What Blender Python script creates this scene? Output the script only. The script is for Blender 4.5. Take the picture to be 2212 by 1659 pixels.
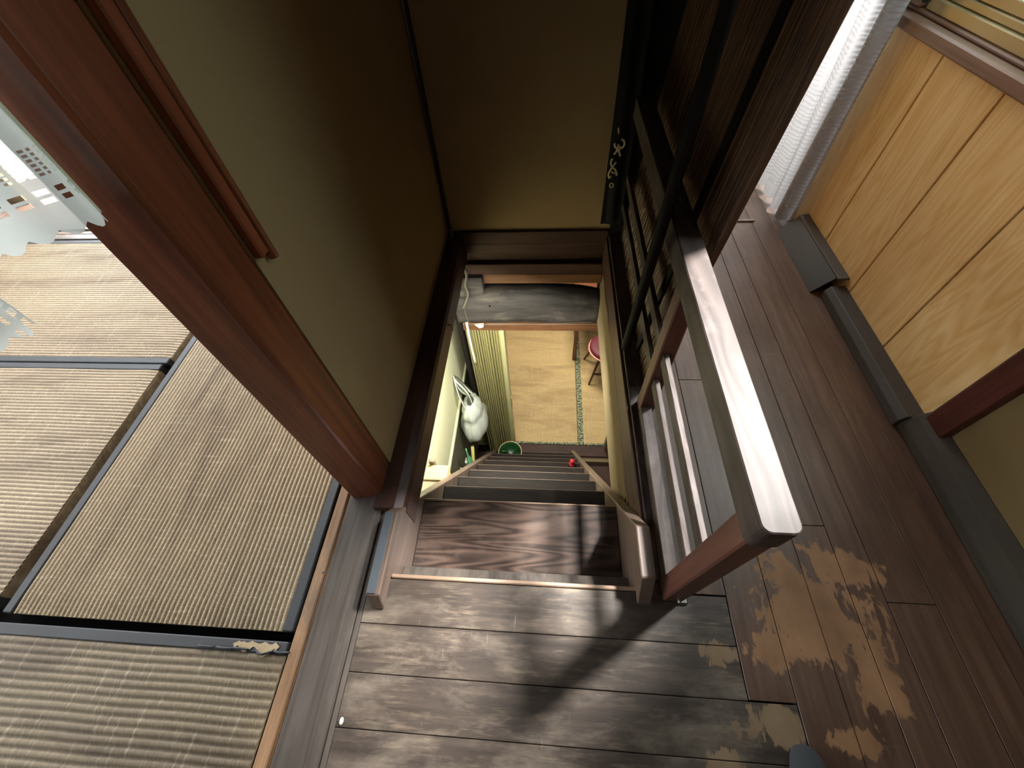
import bpy, bmesh, math, random
from mathutils import Vector, Matrix, noise as mnoise

# ------------------------------------------------------------------ camera, world, lights, exposure
SC = bpy.context.scene
COL = SC.collection
for o in list(bpy.data.objects):
    bpy.data.objects.remove(o)
FPX = 893.948                                   # focal length in pixels of the 2212 px wide frame
PIT, YAW, ROL = math.radians(53.678), math.radians(7.7635), math.radians(-5.3289)
CAMZ = 1.30


def cam_rot():
    rz = Matrix(((math.cos(YAW), math.sin(YAW), 0), (-math.sin(YAW), math.cos(YAW), 0), (0, 0, 1)))
    b = Matrix(((1, 0, 0), (0, 0, -1), (0, 1, 0)))
    rp = Matrix(((1, 0, 0), (0, math.cos(PIT), -math.sin(PIT)), (0, math.sin(PIT), math.cos(PIT))))
    rr = Matrix(((math.cos(ROL), -math.sin(ROL), 0), (math.sin(ROL), math.cos(ROL), 0), (0, 0, 1)))
    m = rr @ rp @ b @ rz
    return Matrix((m[0], -m[1], -m[2])).transposed()


cd = bpy.data.cameras.new('camera')
cd.sensor_width = 36.0
cd.lens = FPX / 2212 * 36.0
cd.clip_start = 0.02
cam = bpy.data.objects.new('camera', cd)
cam.matrix_world = Matrix.Translation((0, 0, CAMZ)) @ cam_rot().to_4x4()
COL.objects.link(cam)
SC.camera = cam

w = bpy.data.worlds.new('world')
SC.world = w
w.use_nodes = True
w.node_tree.nodes['Background'].inputs[0].default_value = (0.93, 0.97, 1.0, 1)
w.node_tree.nodes['Background'].inputs[1].default_value = 7.0
SC.view_settings.view_transform = 'Standard'
SC.view_settings.look = 'None'
SC.view_settings.exposure = 0.75
SC.view_settings.gamma = 1.0
SC.view_settings.use_curve_mapping = False
SC.cycles.max_bounces = 7
SC.cycles.sample_clamp_indirect = 4.0


def area(name, loc, target, sx, sy, power, col=(1, 1, 1), spread=180):
    l = bpy.data.lights.new(name, 'AREA')
    l.shape = 'RECTANGLE'
    l.size, l.size_y = sx, sy
    l.energy = power
    l.color = col
    l.spread = math.radians(spread)
    o = bpy.data.objects.new(name, l)
    o.location = loc
    d = Vector(target) - Vector(loc)
    o.rotation_euler = d.to_track_quat('-Z', 'Z').to_euler()
    COL.objects.link(o)
    return o


DAY = (0.86, 0.94, 1.0)
# daylight: overcast sky and a veiled sun through the corridor windows and the windows of the tatami room
sun = bpy.data.lights.new('veiled_sun', 'SUN')
sun.energy = 15.0
sun.angle = math.radians(11)
sun.color = (1.0, 0.97, 0.93)
so = bpy.data.objects.new('veiled_sun', sun)
so.rotation_euler = Vector((-.84, -.54, -1.24)).to_track_quat('-Z', 'Y').to_euler()
so.location = (4, 3, 6)
COL.objects.link(so)


def portal(name, loc, target, sx, sy):
    o = area(name, loc, target, sx, sy, 1.0)
    o.data.cycles.is_portal = True


portal('sky_corridor_window', (1.34, 1.38, 2.10), (0, 1.38, 2.10), 1.16, .90)
portal('sky_long_window', (1.34, 2.62, 1.10), (0, 2.62, 1.10), .96, 2.1)
portal('sky_corridor_end', (.825, 3.38, 1.5), (.825, 0, 1.5), .74, 1.38)  # unseen end-wall opening, added to brighten the corridor floor and panelling
portal('sky_tatami_left', (-3.74, .33, 1.375), (0, .33, 1.375), 4.0, .95)
portal('sky_tatami_front', (-2.25, 2.40, 1.0), (-2.25, 0, 1.0), 2.3, 1.8)
# lamps of the lower storey: living-room ceiling light and an unseen fill strip added to brighten the cream wall
area('lower_room_lamp', (0.2, 3.4, -0.62), (0.2, 3.4, -3), 0.6, 0.6, 28, (1.0, 0.93, 0.80))
area('lower_hall_fill', (-0.50, 1.30, -0.14), (-.74, 1.30, -1.10), 1.2, 0.07, 34, (1.0, 1.0, 0.86))

# ------------------------------------------------------------------ helpers


def link(o, parent=None):
    COL.objects.link(o)
    if parent is not None:
        o.parent = parent
        o.location = o.location - world_loc(parent)
    return o


def world_loc(o):
    v = Vector(o.location)
    p = o.parent
    while p:
        v += p.location
        p = p.parent
    return v


def smooth(me, on=True):
    for p in me.polygons:
        p.use_smooth = on


def mesh(name, verts, faces, mat, parent=None, sm=False):
    me = bpy.data.meshes.new(name)
    me.from_pydata([tuple(v) for v in verts], [], faces)
    me.update()
    if mat:
        me.materials.append(mat)
    smooth(me, sm)
    return link(bpy.data.objects.new(name, me), parent)


def from_bm(name, bm, mat, parent=None, sm=False):
    me = bpy.data.meshes.new(name)
    bm.normal_update()
    bm.to_mesh(me)
    bm.free()
    if mat:
        me.materials.append(mat)
    smooth(me, sm)
    return link(bpy.data.objects.new(name, me), parent)


def box(name, x0, x1, y0, y1, z0, z1, mat, parent=None, bev=0.002, seg=1):
    bm = bmesh.new()
    bmesh.ops.create_cube(bm, size=1)
    for v in bm.verts:
        v.co = Vector((x0 + (v.co.x + .5) * (x1 - x0), y0 + (v.co.y + .5) * (y1 - y0), z0 + (v.co.z + .5) * (z1 - z0)))
    if bev > 0:
        bmesh.ops.bevel(bm, geom=list(bm.edges), offset=bev, segments=seg, affect='EDGES', clamp_overlap=True)
    return from_bm(name, bm, mat, parent)


def prism(name, poly, axis, a0, a1, mat, parent=None, bev=0.0, sm=False):
    """poly = 2D outline in the plane across `axis`; X: (y,z)  Y: (x,z)  Z: (x,y)."""
    n = len(poly)
    vs = []
    for a in (a0, a1):
        for (p, q) in poly:
            vs.append({'X': (a, p, q), 'Y': (p, a, q), 'Z': (p, q, a)}[axis])
    fs = [tuple(range(n)), tuple(range(2 * n - 1, n - 1, -1))]
    for i in range(n):
        j = (i + 1) % n
        fs.append((i, i + n, j + n, j))
    bm = bmesh.new()
    bv = [bm.verts.new(v) for v in vs]
    for f in fs:
        bm.faces.new([bv[i] for i in f])
    bmesh.ops.recalc_face_normals(bm, faces=bm.faces)
    if bev:
        bmesh.ops.bevel(bm, geom=list(bm.edges), offset=bev, segments=1, affect='EDGES', clamp_overlap=True)
    return from_bm(name, bm, mat, parent, sm)


def tube_geo(pts, rs, seg=8, cap=True):
    pts = [Vector(p) for p in pts]
    if not hasattr(rs, '__len__'):
        rs = [rs] * len(pts)
    vs, fs = [], []
    up = Vector((0, 0, 1))
    prev = None
    for i, p in enumerate(pts):
        t = (pts[min(i + 1, len(pts) - 1)] - pts[max(i - 1, 0)]).normalized()
        if prev is None:
            a = up if abs(t.dot(up)) < .95 else Vector((1, 0, 0))
            n = (a - t * a.dot(t)).normalized()
        else:
            n = (prev - t * prev.dot(t)).normalized()
        prev = n
        b = t.cross(n)
        for k in range(seg):
            an = 2 * math.pi * k / seg
            vs.append(p + (n * math.cos(an) + b * math.sin(an)) * rs[i])
    for i in range(len(pts) - 1):
        for k in range(seg):
            k2 = (k + 1) % seg
            fs.append((i * seg + k, i * seg + k2, (i + 1) * seg + k2, (i + 1) * seg + k))
    if cap:
        fs.append(tuple(range(seg - 1, -1, -1)))
        m = (len(pts) - 1) * seg
        fs.append(tuple(range(m, m + seg)))
    return vs, fs


def tube(name, pts, rs, mat, parent=None, seg=8):
    vs, fs = tube_geo(pts, rs, seg)
    return mesh(name, vs, fs, mat, parent, True)


def bezier(pts, n=8):
    """Catmull-Rom through pts."""
    P = [Vector(p) for p in pts]
    out = []
    for i in range(len(P) - 1):
        p0, p1, p2, p3 = P[max(i - 1, 0)], P[i], P[i + 1], P[min(i + 2, len(P) - 1)]
        for k in range(n):
            t = k / n
            out.append(.5 * ((2 * p1) + (p2 - p0) * t + (2 * p0 - 5 * p1 + 4 * p2 - p3) * t * t + (3 * p1 - p0 - 3 * p2 + p3) * t ** 3))
    out.append(P[-1])
    return out


def grid(name, nu, nv, fn, mat, parent=None, sm=True, uv=True, thick=0.0):
    vs = [fn(i / (nu - 1), j / (nv - 1)) for j in range(nv) for i in range(nu)]
    fs = [(j * nu + i, j * nu + i + 1, (j + 1) * nu + i + 1, (j + 1) * nu + i) for j in range(nv - 1) for i in range(nu - 1)]
    o = mesh(name, vs, fs, mat, parent, sm)
    if uv:
        ul = o.data.uv_layers.new(name='UVMap')
        for p in o.data.polygons:
            for li in p.loop_indices:
                vi = o.data.loops[li].vertex_index
                ul.data[li].uv = ((vi % nu) / (nu - 1), (vi // nu) / (nv - 1))
    if thick:
        m = o.modifiers.new('thickness', 'SOLIDIFY')
        m.thickness = thick
    return o


def empty(name, loc, label, cat, group=None):
    o = bpy.data.objects.new(name, None)
    o.location = loc
    o.empty_display_size = .05
    COL.objects.link(o)
    return tag(o, label, cat, group)


def tag(o, label, cat, group=None):
    o['label'] = label
    o['category'] = cat
    if group:
        o['group'] = group
    return o


def struct(o, label=None):
    o['kind'] = 'structure'
    if label:
        o['label'] = label
    return o


# ------------------------------------------------------------------ materials
class NT:
    def __init__(s, name):
        s.m = bpy.data.materials.new(name)
        s.m.use_nodes = True
        s.t = s.m.node_tree
        s.b = s.t.nodes['Principled BSDF']
        s.out = s.t.nodes['Material Output']

    def n(s, typ, **kw):
        nd = s.t.nodes.new(typ)
        for k, v in kw.items():
            setattr(nd, k, v)
        return nd

    def l(s, a, b):
        s.t.links.new(a, b)

    def val(s, sock, v):
        if isinstance(v, (int, float, tuple)):
            sock.default_value = v
        else:
            s.l(v, sock)

    def math(s, op, a, b=0.0, c=None, clamp=False):
        nd = s.n('ShaderNodeMath', operation=op)
        nd.use_clamp = clamp
        s.val(nd.inputs[0], a)
        s.val(nd.inputs[1], b)
        if c is not None:
            s.val(nd.inputs[2], c)
        return nd.outputs[0]

    def ramp(s, fac, stops, interp='LINEAR'):
        nd = s.n('ShaderNodeValToRGB')
        nd.color_ramp.interpolation = interp
        el = nd.color_ramp.elements
        while len(el) < len(stops):
            el.new(.5)
        for e, (p, c) in zip(el, stops):
            e.position = p
            e.color = c if len(c) == 4 else (*c, 1)
        s.val(nd.inputs[0], fac)
        return nd.outputs[0]

    def mix(s, fac, a, b, blend='MIX'):
        nd = s.n('ShaderNodeMix', data_type='RGBA', blend_type=blend)
        s.val(nd.inputs[0], fac)
        s.val(nd.inputs[6], a if not isinstance(a, tuple) else (*a[:3], 1))
        s.val(nd.inputs[7], b if not isinstance(b, tuple) else (*b[:3], 1))
        return nd.outputs[2]

    def coord(s, kind='Object', scale=(1, 1, 1), rnd=0.0, loc=(0, 0, 0)):
        tc = s.n('ShaderNodeTexCoord')
        v = tc.outputs[kind]
        if rnd:
            oi = s.n('ShaderNodeObjectInfo')
            ad = s.n('ShaderNodeVectorMath', operation='ADD')
            mu = s.n('ShaderNodeVectorMath', operation='SCALE')
            cx = s.n('ShaderNodeCombineXYZ')
            r2 = s.math('FRACT', s.math('MULTIPLY', oi.outputs['Random'], 7.31))
            s.l(oi.outputs['Random'], cx.inputs[0])
            s.l(r2, cx.inputs[1])
            s.l(oi.outputs['Random'], cx.inputs[2])
            s.l(cx.outputs[0], mu.inputs[0])
            mu.inputs['Scale'].default_value = rnd
            s.l(v, ad.inputs[0])
            s.l(mu.outputs[0], ad.inputs[1])
            v = ad.outputs[0]
        mp = s.n('ShaderNodeMapping')
        mp.inputs['Scale'].default_value = scale
        mp.inputs['Location'].default_value = loc
        s.l(v, mp.inputs[0])
        return mp.outputs[0]

    def noise(s, vec, scale=1.0, detail=3.0, rough=.55, dist=0.0):
        nd = s.n('ShaderNodeTexNoise')
        nd.inputs['Scale'].default_value = scale
        nd.inputs['Detail'].default_value = detail
        nd.inputs['Roughness'].default_value = rough
        nd.inputs['Distortion'].default_value = dist
        s.l(vec, nd.inputs['Vector'])
        return nd.outputs['Fac']

    def bump(s, h, strength=.2, dist=.01):
        nd = s.n('ShaderNodeBump')
        nd.inputs['Strength'].default_value = strength
        nd.inputs['Distance'].default_value = dist
        s.val(nd.inputs['Height'], h)
        s.l(nd.outputs[0], s.b.inputs['Normal'])

    def base(s, c):
        s.val(s.b.inputs['Base Color'], c if not isinstance(c, tuple) else (*c[:3], 1))


def sr(r, g, b):
    f = lambda c: ((c / 255 + .055) / 1.055) ** 2.4 if c > 10 else c / 255 / 12.92
    return (f(r), f(g), f(b))


def stretch(axis, across, along):
    return tuple(along if a == axis else across for a in 'XYZ')


def wood(name, dark, light, axis='Y', across=45, along=2.2, rough=.45, bump=.15, rings=0.0, wear=None, scratch=0.0, blotch=0.25,
         spec=.5, patches=None, fine=0.0):
    t = NT(name)
    v = t.coord('Object', stretch(axis, across, along), rnd=9.0)
    g = t.noise(v, 1.0, 4.0, .6, .4)
    fac = g
    if rings:
        v2 = t.coord('Object', stretch(axis, 13, 1.5), rnd=9.0)
        q = t.noise(v2, 1.0, 1.5, .4, .3)
        rr = t.math('FRACT', t.math('MULTIPLY', q, 13.0))
        rr = t.math('ABSOLUTE', t.math('SUBTRACT', t.math('MULTIPLY', rr, 2.0), 1.0))
        fac = t.math('ADD', t.math('MULTIPLY', g, 1 - rings), t.math('MULTIPLY', rr, rings))
    c = t.ramp(fac, [(.28, dark), (.72, light)])
    bl = t.noise(t.coord('Object', (1, 1, 1), rnd=5.0), 5.0, 3.0)
    c = t.mix(t.math('MULTIPLY', t.ramp(bl, [(.35, (1, 1, 1)), (.65, (0, 0, 0))]), blotch), c, tuple(x * .45 for x in dark))
    r = t.math('ADD', rough - .1, t.math('MULTIPLY', bl, .2))
    if wear:
        wn = t.noise(t.coord('Object', stretch(axis, wear['sc'] * 1.0, wear['sc'] * .45), rnd=3.0), 1.0, 5.0, .65, .3)
        m = t.math('MULTIPLY', t.ramp(wn, [(wear['lo'], (0, 0, 0)), (wear['hi'], (1, 1, 1))]), wear.get('amt', .8))
        c = t.mix(m, c, t.mix(t.math('MULTIPLY', g, 1.0), tuple(x * .7 for x in wear['col']), wear['col']))
        r = t.math('ADD', r, t.math('MULTIPLY', m, .12))
    if fine:
        fn = t.noise(t.coord('Object', stretch(axis, 90, 12), rnd=6.0), 1.0, 5.0, .7, .2)
        ms = t.noise(t.coord('Object', (1, 1, 1), loc=(4, 2, 0)), 7.0, 3.0, .6)
        m = t.math('MULTIPLY', t.ramp(fn, [(.50, (0, 0, 0)), (.70, (1, 1, 1))]), t.ramp(ms, [(.42, (0, 0, 0)), (.58, (fine,) * 3)]))
        c = t.mix(m, c, sr(150, 134, 114))
        dn = t.noise(t.coord('Object', stretch(axis, 16, 7), rnd=2.0, loc=(1, 5, 0)), 1.0, 5.0, .7, .6)
        c = t.mix(t.math('MULTIPLY', t.ramp(dn, [(.52, (0, 0, 0)), (.62, (1, 1, 1))]), fine * .8), c, sr(44, 40, 37))
    if scratch:
        for k, (sc, rot) in enumerate((((7, 120, 7), .5), ((130, 9, 7), -.35), ((90, 12, 7), 1.0))):
            tc = t.coord('Object', (1, 1, 1))
            mp = t.n('ShaderNodeMapping')
            mp.inputs['Rotation'].default_value = (0, 0, rot)
            mp.inputs['Scale'].default_value = sc
            t.l(tc, mp.inputs[0])
            sn = t.noise(mp.outputs[0], 1.0, 2.0, .5)
            msk = t.noise(t.coord('Object', (1, 1, 1), loc=(k * 3.1, 1, 0)), 6.0, 2.0)
            m = t.math('MULTIPLY', t.ramp(sn, [(.70, (0, 0, 0)), (.80, (1, 1, 1))]), t.ramp(msk, [(.48, (0, 0, 0)), (.6, (scratch,) * 3)]))
            c = t.mix(m, c, sr(165, 152, 138))
    if patches:
        tc = t.n('ShaderNodeTexCoord')
        best = None
        for (cx, cy, rx, ry) in patches['blobs']:
            sb = t.n('ShaderNodeVectorMath', operation='SUBTRACT')
            t.l(tc.outputs['Object'], sb.inputs[0])
            sb.inputs[1].default_value = (cx, cy, 0)
            dv = t.n('ShaderNodeVectorMath', operation='MULTIPLY')
            t.l(sb.outputs[0], dv.inputs[0])
            dv.inputs[1].default_value = (1 / rx, 1 / ry, 0)
            ln = t.n('ShaderNodeVectorMath', operation='LENGTH')
            t.l(dv.outputs[0], ln.inputs[0])
            d = t.math('SUBTRACT', 1.0, ln.outputs['Value'])
            best = d if best is None else t.math('MAXIMUM', best, d)
        n1 = t.noise(t.coord('Object', (14, 9, 1)), 1.0, 4.0, .6, 1.2)
        n2 = t.noise(t.coord('Object', (55, 22, 1)), 1.0, 3.0, .6, .8)
        h = t.math('ADD', best, t.math('ADD', t.math('MULTIPLY', t.math('SUBTRACT', n1, .5), 2.6), t.math('MULTIPLY', t.math('SUBTRACT', n2, .5), .9)))
        m = t.ramp(h, [(.06, (0, 0, 0)), (.22, (1, 1, 1))])
        bare = t.ramp(t.noise(t.coord('Object', (10, 6, 1)), 1.0, 3.0), [(.3, patches['c0']), (.7, patches['c1'])])
        c = t.mix(t.math('MULTIPLY', m, .88), c, bare)
        r = t.math('ADD', r, t.math('MULTIPLY', m, .25))
    t.base(c)
    t.val(t.b.inputs['Roughness'], r)
    t.b.inputs['Specular IOR Level'].default_value = spec
    if bump:
        t.bump(fac, bump, .004)
    return t.m


def plain(name, col, rough=.5, metal=0.0, var=.0, spec=.5, bump=0.0, bsc=200):
    t = NT(name)
    if var:
        n = t.noise(t.coord('Object', (1, 1, 1), rnd=4.0), 9.0, 4.0)
        t.base(t.mix(n, tuple(x * (1 - var) for x in col), tuple(min(1, x * (1 + var)) for x in col)))
    else:
        t.base(col)
    t.b.inputs['Roughness'].default_value = rough
    t.b.inputs['Metallic'].default_value = metal
    t.b.inputs['Specular IOR Level'].default_value = spec
    if bump:
        t.bump(t.noise(t.coord('Object'), bsc, 3.0), bump, .003)
    return t.m


def plaster(name, col, stain=.35, sand=260):
    t = NT(name)
    a = t.noise(t.coord('Object'), 2.2, 4.0, .6, .5)
    b = t.noise(t.coord('Object'), sand, 2.0)
    c = t.mix(t.math('MULTIPLY', t.ramp(a, [(.35, (1, 1, 1)), (.7, (0, 0, 0))]), stain), col, tuple(x * .55 for x in col))
    c = t.mix(t.math('MULTIPLY', b, .5), c, tuple(x * .72 for x in col))
    t.base(c)
    t.b.inputs['Roughness'].default_value = .92
    t.b.inputs['Specular IOR Level'].default_value = .15
    t.bump(b, .35, .002)
    return t.m


def tatami_mat(name, base, dark, axis):
    t = NT(name)
    n = t.noise(t.coord('Object', stretch(axis, 6, 1.2), rnd=7.0), 1.0, 5.0, .65, .6)
    c = t.ramp(n, [(.3, dark), (.5, base), (.75, tuple(min(1, x * 1.25) for x in base))])
    fine = t.noise(t.coord('Object', stretch(axis, 60, 420)), 1.0, 2.0)
    c = t.mix(t.math('MULTIPLY', t.ramp(fine, [(.45, (1, 1, 1)), (.62, (0, 0, 0))]), .35), c, tuple(x * .45 for x in dark))
    st = t.noise(t.coord('Object', stretch(axis, 8, 90), rnd=3.0), 1.0, 3.0)
    c = t.mix(t.math('MULTIPLY', t.ramp(st, [(.58, (0, 0, 0)), (.7, (1, 1, 1))]), .35), c, sr(205, 190, 165))
    t.base(c)
    t.b.inputs['Roughness'].default_value = .62
    t.b.inputs['Specular IOR Level'].default_value = .35
    t.bump(fine, .5, .0015)
    return t.m


def lace(name, col, squares=False):
    """thin white net: translucent threads with see-through holes."""
    t = NT(name)
    uv = t.n('ShaderNodeUVMap').outputs[0]
    sep = t.n('ShaderNodeSeparateXYZ')
    t.l(uv, sep.inputs[0])
    u, v = sep.outputs[0], sep.outputs[1]

    def holes(nu, nv, duty):
        a = t.math('LESS_THAN', t.math('FRACT', t.math('MULTIPLY', u, nu)), duty)
        b = t.math('LESS_THAN', t.math('FRACT', t.math('MULTIPLY', v, nv)), duty)
        return t.math('MULTIPLY', a, b)
    if squares:
        big = holes(112, 82, .6)
        fin = holes(230, 170, .6)
        rows = t.math('FRACT', t.math('MULTIPLY', v, 9.0))
        cols = t.math('FRACT', t.math('MULTIPLY', u, 6.5))
        m1 = t.math('MAXIMUM', t.math('MULTIPLY', t.math('GREATER_THAN', rows, .30), t.math('LESS_THAN', rows, .52)), t.math('GREATER_THAN', cols, .84))
        m2 = t.math('MULTIPLY', t.math('GREATER_THAN', rows, .62), t.math('LESS_THAN', rows, .95))
        al = t.math('MAXIMUM', t.math('MULTIPLY', big, m1), t.math('MULTIPLY', fin, t.math('MULTIPLY', m2, .8)))
        al = t.math('MAXIMUM', al, .10)
    else:
        rib = t.math('FRACT', t.math('ADD', t.math('MULTIPLY', v, 130.0), t.math('MULTIPLY', t.noise(t.coord('UV', (14, 40, 1)), 1.0, 2.0), 2.0)))
        al = t.math('MULTIPLY', t.math('GREATER_THAN', rib, .60), .30)
        al = t.math('MULTIPLY', al, t.math('GREATER_THAN', v, .025))
    tr = t.n('ShaderNodeBsdfTransparent')
    dif = t.n('ShaderNodeBsdfDiffuse')
    tl = t.n('ShaderNodeBsdfTranslucent')
    dif.inputs[0].default_value = (*col, 1)
    tl.inputs[0].default_value = (*col, 1)
    m1_ = t.n('ShaderNodeMixShader')
    m1_.inputs[0].default_value = .45
    t.l(dif.outputs[0], m1_.inputs[1])
    t.l(tl.outputs[0], m1_.inputs[2])
    m2_ = t.n('ShaderNodeMixShader')
    t.val(m2_.inputs[0], al)
    t.l(m1_.outputs[0], m2_.inputs[1])
    t.l(tr.outputs[0], m2_.inputs[2])
    t.l(m2_.outputs[0], t.out.inputs[0])
    return t.m


def glow(name, col, s):
    t = NT(name)
    t.base((.3, .3, .3))
    t.b.inputs['Emission Color'].default_value = (*col, 1)
    t.b.inputs['Emission Strength'].default_value = s
    t.b.inputs['Roughness'].default_value = .3
    return t.m


M = {}
M['landing'] = wood('landing_wood', sr(50, 43, 38), sr(86, 75, 66), 'X', 40, 2.5, .42, .12,
                    wear=dict(col=sr(136, 123, 109), sc=9, lo=.48, hi=.68, amt=.75), scratch=.5, fine=.38,
                    patches=dict(blobs=[(.57, -.04, .09, .04), (.47, .10, .05, .03), (.42, -.12, .05, .03)], c0=sr(120, 98, 74), c1=sr(146, 122, 94)))
M['corridor'] = wood('corridor_wood', sr(80, 59, 48), sr(114, 88, 72), 'Y', 40, 2.0, .42, .08, blotch=.3,
                     wear=dict(col=sr(120, 96, 76), sc=8, lo=.58, hi=.75, amt=.35), scratch=.25, fine=.15,
                     patches=dict(blobs=[(.74, .22, .14, .15), (.86, .31, .08, .06), (.60, .11, .07, .04), (.82, .08, .06, .10), (.72, -.06, .06, .03)], c0=sr(128, 94, 64), c1=sr(166, 126, 90)))
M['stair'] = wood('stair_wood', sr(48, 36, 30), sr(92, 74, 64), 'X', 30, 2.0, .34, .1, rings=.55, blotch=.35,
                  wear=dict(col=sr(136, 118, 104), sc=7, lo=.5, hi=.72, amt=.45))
M['stair_shaded'] = wood('shaded_stair_wood', sr(18, 12, 9), sr(36, 24, 19), 'X', 30, 2.0, .7, .1, rings=.3, spec=.2)  # shade on the lower treads put into a darker wood colour
M['step_edge'] = wood('step_edge_wood', sr(60, 46, 38), sr(100, 80, 68), 'X', 60, 4, .5, .1)
M['cap'] = plain('stringer_reflection_tint', sr(74, 80, 86), .45, var=.2)  # blue-grey reflected light on the left stringer top, put into the colour
M['stringer'] = wood('stringer_wood', sr(86, 70, 60), sr(130, 110, 98), 'Y', 36, 2.0, .40, .1)
M['worn_edge'] = wood('worn_edge_wood', sr(130, 104, 84), sr(184, 158, 136), 'X', 60, 4, .5, .15)
M['sill_light'] = wood('sill_light_wood', sr(120, 88, 62), sr(176, 138, 102), 'Y', 60, 2.5, .5, .15,
                       wear=dict(col=sr(92, 76, 66), sc=8, lo=.5, hi=.7, amt=.7))
M['sill_dark'] = wood('sill_dark_wood', sr(66, 60, 55), sr(98, 90, 83), 'Y', 50, 2.0, .38, .08, wear=dict(col=sr(140, 130, 126), sc=9, lo=.55, hi=.75, amt=.35), scratch=.25)
M['red_wood'] = wood('red_lacquer_wood', sr(92, 48, 31), sr(152, 84, 54), 'Z', 40, 1.6, .34, .1, blotch=.3)
M['rail'] = wood('rail_wood', sr(54, 44, 40), sr(88, 75, 70), 'Y', 40, 2.0, .52, .1, rings=.35, wear=dict(col=sr(146, 140, 138), sc=9, lo=.55, hi=.72, amt=.4), spec=.32)
M['newel'] = wood('newel_wood', sr(80, 46, 36), sr(118, 76, 62), 'Z', 40, 2.0, .42, .08)
M['dark_wood'] = wood('dark_wood', sr(48, 30, 24), sr(84, 54, 42), 'Y', 36, 2.0, .42, .12)
M['dark_wood_x'] = wood('dark_wood_cross', sr(44, 27, 22), sr(76, 48, 38), 'X', 36, 2.0, .6, .12, spec=.3)
M['header'] = wood('header_wood', sr(84, 54, 34), sr(120, 82, 54), 'X', 36, 2.0, .5, .1)
M['log'] = wood('blackened_log', sr(26, 24, 24), sr(66, 60, 58), 'X', 22, 3.0, .68, .6, wear=dict(col=sr(110, 100, 92), sc=8, lo=.52, hi=.7, amt=.5), spec=.35)
M['grain_board'] = wood('ridged_dark_board', sr(46, 33, 26), sr(150, 114, 88), 'Z', 85, 2.2, .45, .9, blotch=.4, spec=.5)
M['plaster'] = plaster('ochre_plaster', sr(172, 148, 110))
M['plaster_r'] = plaster('olive_plaster', sr(140, 122, 84), .25)
M['plaster_low'] = plaster('tan_plaster_low', sr(128, 112, 86), .25)
M['cream'] = plaster('cream_wall', sr(238, 234, 196), .08, 300)
M['dado'] = plaster('grey_dado', sr(120, 116, 98), .5, 120)
M['ceil'] = plain('ceiling_board', sr(48, 36, 28), .8, var=.2)
M['shell'] = plain('hidden_wall', sr(150, 135, 110), .9, var=.1)
M['shade_wall'] = plain('dark_back_wall', sr(62, 52, 42), .9, var=.1)
M['outside'] = plain('outside_render', sr(120, 118, 112), .9, var=.1)
M['dust'] = plain('dusty_joint', sr(128, 108, 88), .9, var=.3, spec=.1)
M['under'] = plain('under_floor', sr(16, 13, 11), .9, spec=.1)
M['panel'] = wood('tan_panel', sr(228, 184, 116), sr(246, 214, 154), 'Z', 22, 1.1, .36, .02, rings=.30, blotch=.05)
M['brown_post'] = wood('brown_post', sr(62, 28, 20), sr(96, 48, 36), 'Z', 40, 2.0, .4, .08)
M['win_wood'] = wood('window_wood', sr(112, 82, 66), sr(150, 116, 98), 'Y', 50, 2.0, .4, .06)
M['alu'] = plain('bronze_aluminium', sr(176, 160, 122), .35, .6, var=.05)
M['base_grey'] = plain('dusty_baseboard', sr(66, 62, 56), .6, var=.3, bump=.2, bsc=60)
M['base_dark'] = plain('grimy_skirting', sr(62, 56, 46), .75, var=.35, bump=.2, bsc=40)
M['black_strip'] = plain('black_rubber', sr(34, 34, 34), .42, var=.2)
M['grey_top'] = plain('grey_rubber', sr(84, 80, 75), .5, var=.15)
M['tatami_y'] = tatami_mat('tatami_rush_y', sr(166, 148, 120), sr(118, 98, 76), 'Y')
M['tatami_x'] = tatami_mat('tatami_rush_x', sr(172, 152, 124), sr(122, 102, 80), 'X')
M['tatami_old'] = tatami_mat('tatami_rush_old', sr(140, 124, 100), sr(98, 82, 66), 'X')
M['tatami_low'] = tatami_mat('tatami_rush_low', sr(196, 168, 116), sr(166, 136, 90), 'X')
M['heri'] = plain('border_cloth', sr(48, 50, 53), .55, var=.2, bump=.3, bsc=900)
M['straw'] = plain('bare_straw', sr(186, 164, 128), .8, var=.3, bump=.8, bsc=300)
M['lace_l'] = lace('lace_net', (.62, .66, .63), True)
M['lace_r'] = lace('ribbed_lace', (.46, .46, .475), False)
M['white_tape'] = plain('white_tape', sr(226, 226, 200), .6, var=.05)
M['black_cloth'] = plain('black_cloth', sr(20, 20, 20), .8, var=.2, spec=.2)
M['ink'] = plain('cream_thread', sr(240, 226, 186), .6)
M['stick'] = plain('dark_stick', sr(24, 20, 18), .75, var=.2, spec=.15)
M['cable_m'] = plain('dusty_cable', sr(78, 72, 62), .6, var=.2)
M['dark_cable'] = plain('dark_cable', sr(36, 32, 30), .6, var=.2)
M['white_cable'] = plain('white_conduit', sr(206, 204, 192), .5)
M['bag'] = None
M['green'] = plain('mint_plastic', sr(120, 206, 150), .3, var=.08)
M['basket'] = plain('green_basket', sr(26, 66, 34), .4, var=.2)
M['bamboo'] = plain('pale_bamboo', sr(196, 172, 124), .5, var=.1)
M['pale_wood'] = wood('pale_new_wood', sr(208, 172, 120), sr(232, 204, 156), 'X', 40, 2.0, .5, .05, blotch=.05)
M['yellow'] = plain('yellow_pole', sr(226, 214, 130), .4)
M['greywood'] = wood('grey_offcut_wood', sr(108, 94, 80), sr(146, 132, 114), 'Z', 50, 2.0, .6, .1)
M['accordion'] = plain('olive_vinyl', sr(178, 170, 122), .5, var=.12)
M['accordion_e'] = plain('olive_vinyl_edge', sr(188, 182, 136), .45, var=.08)
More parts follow.
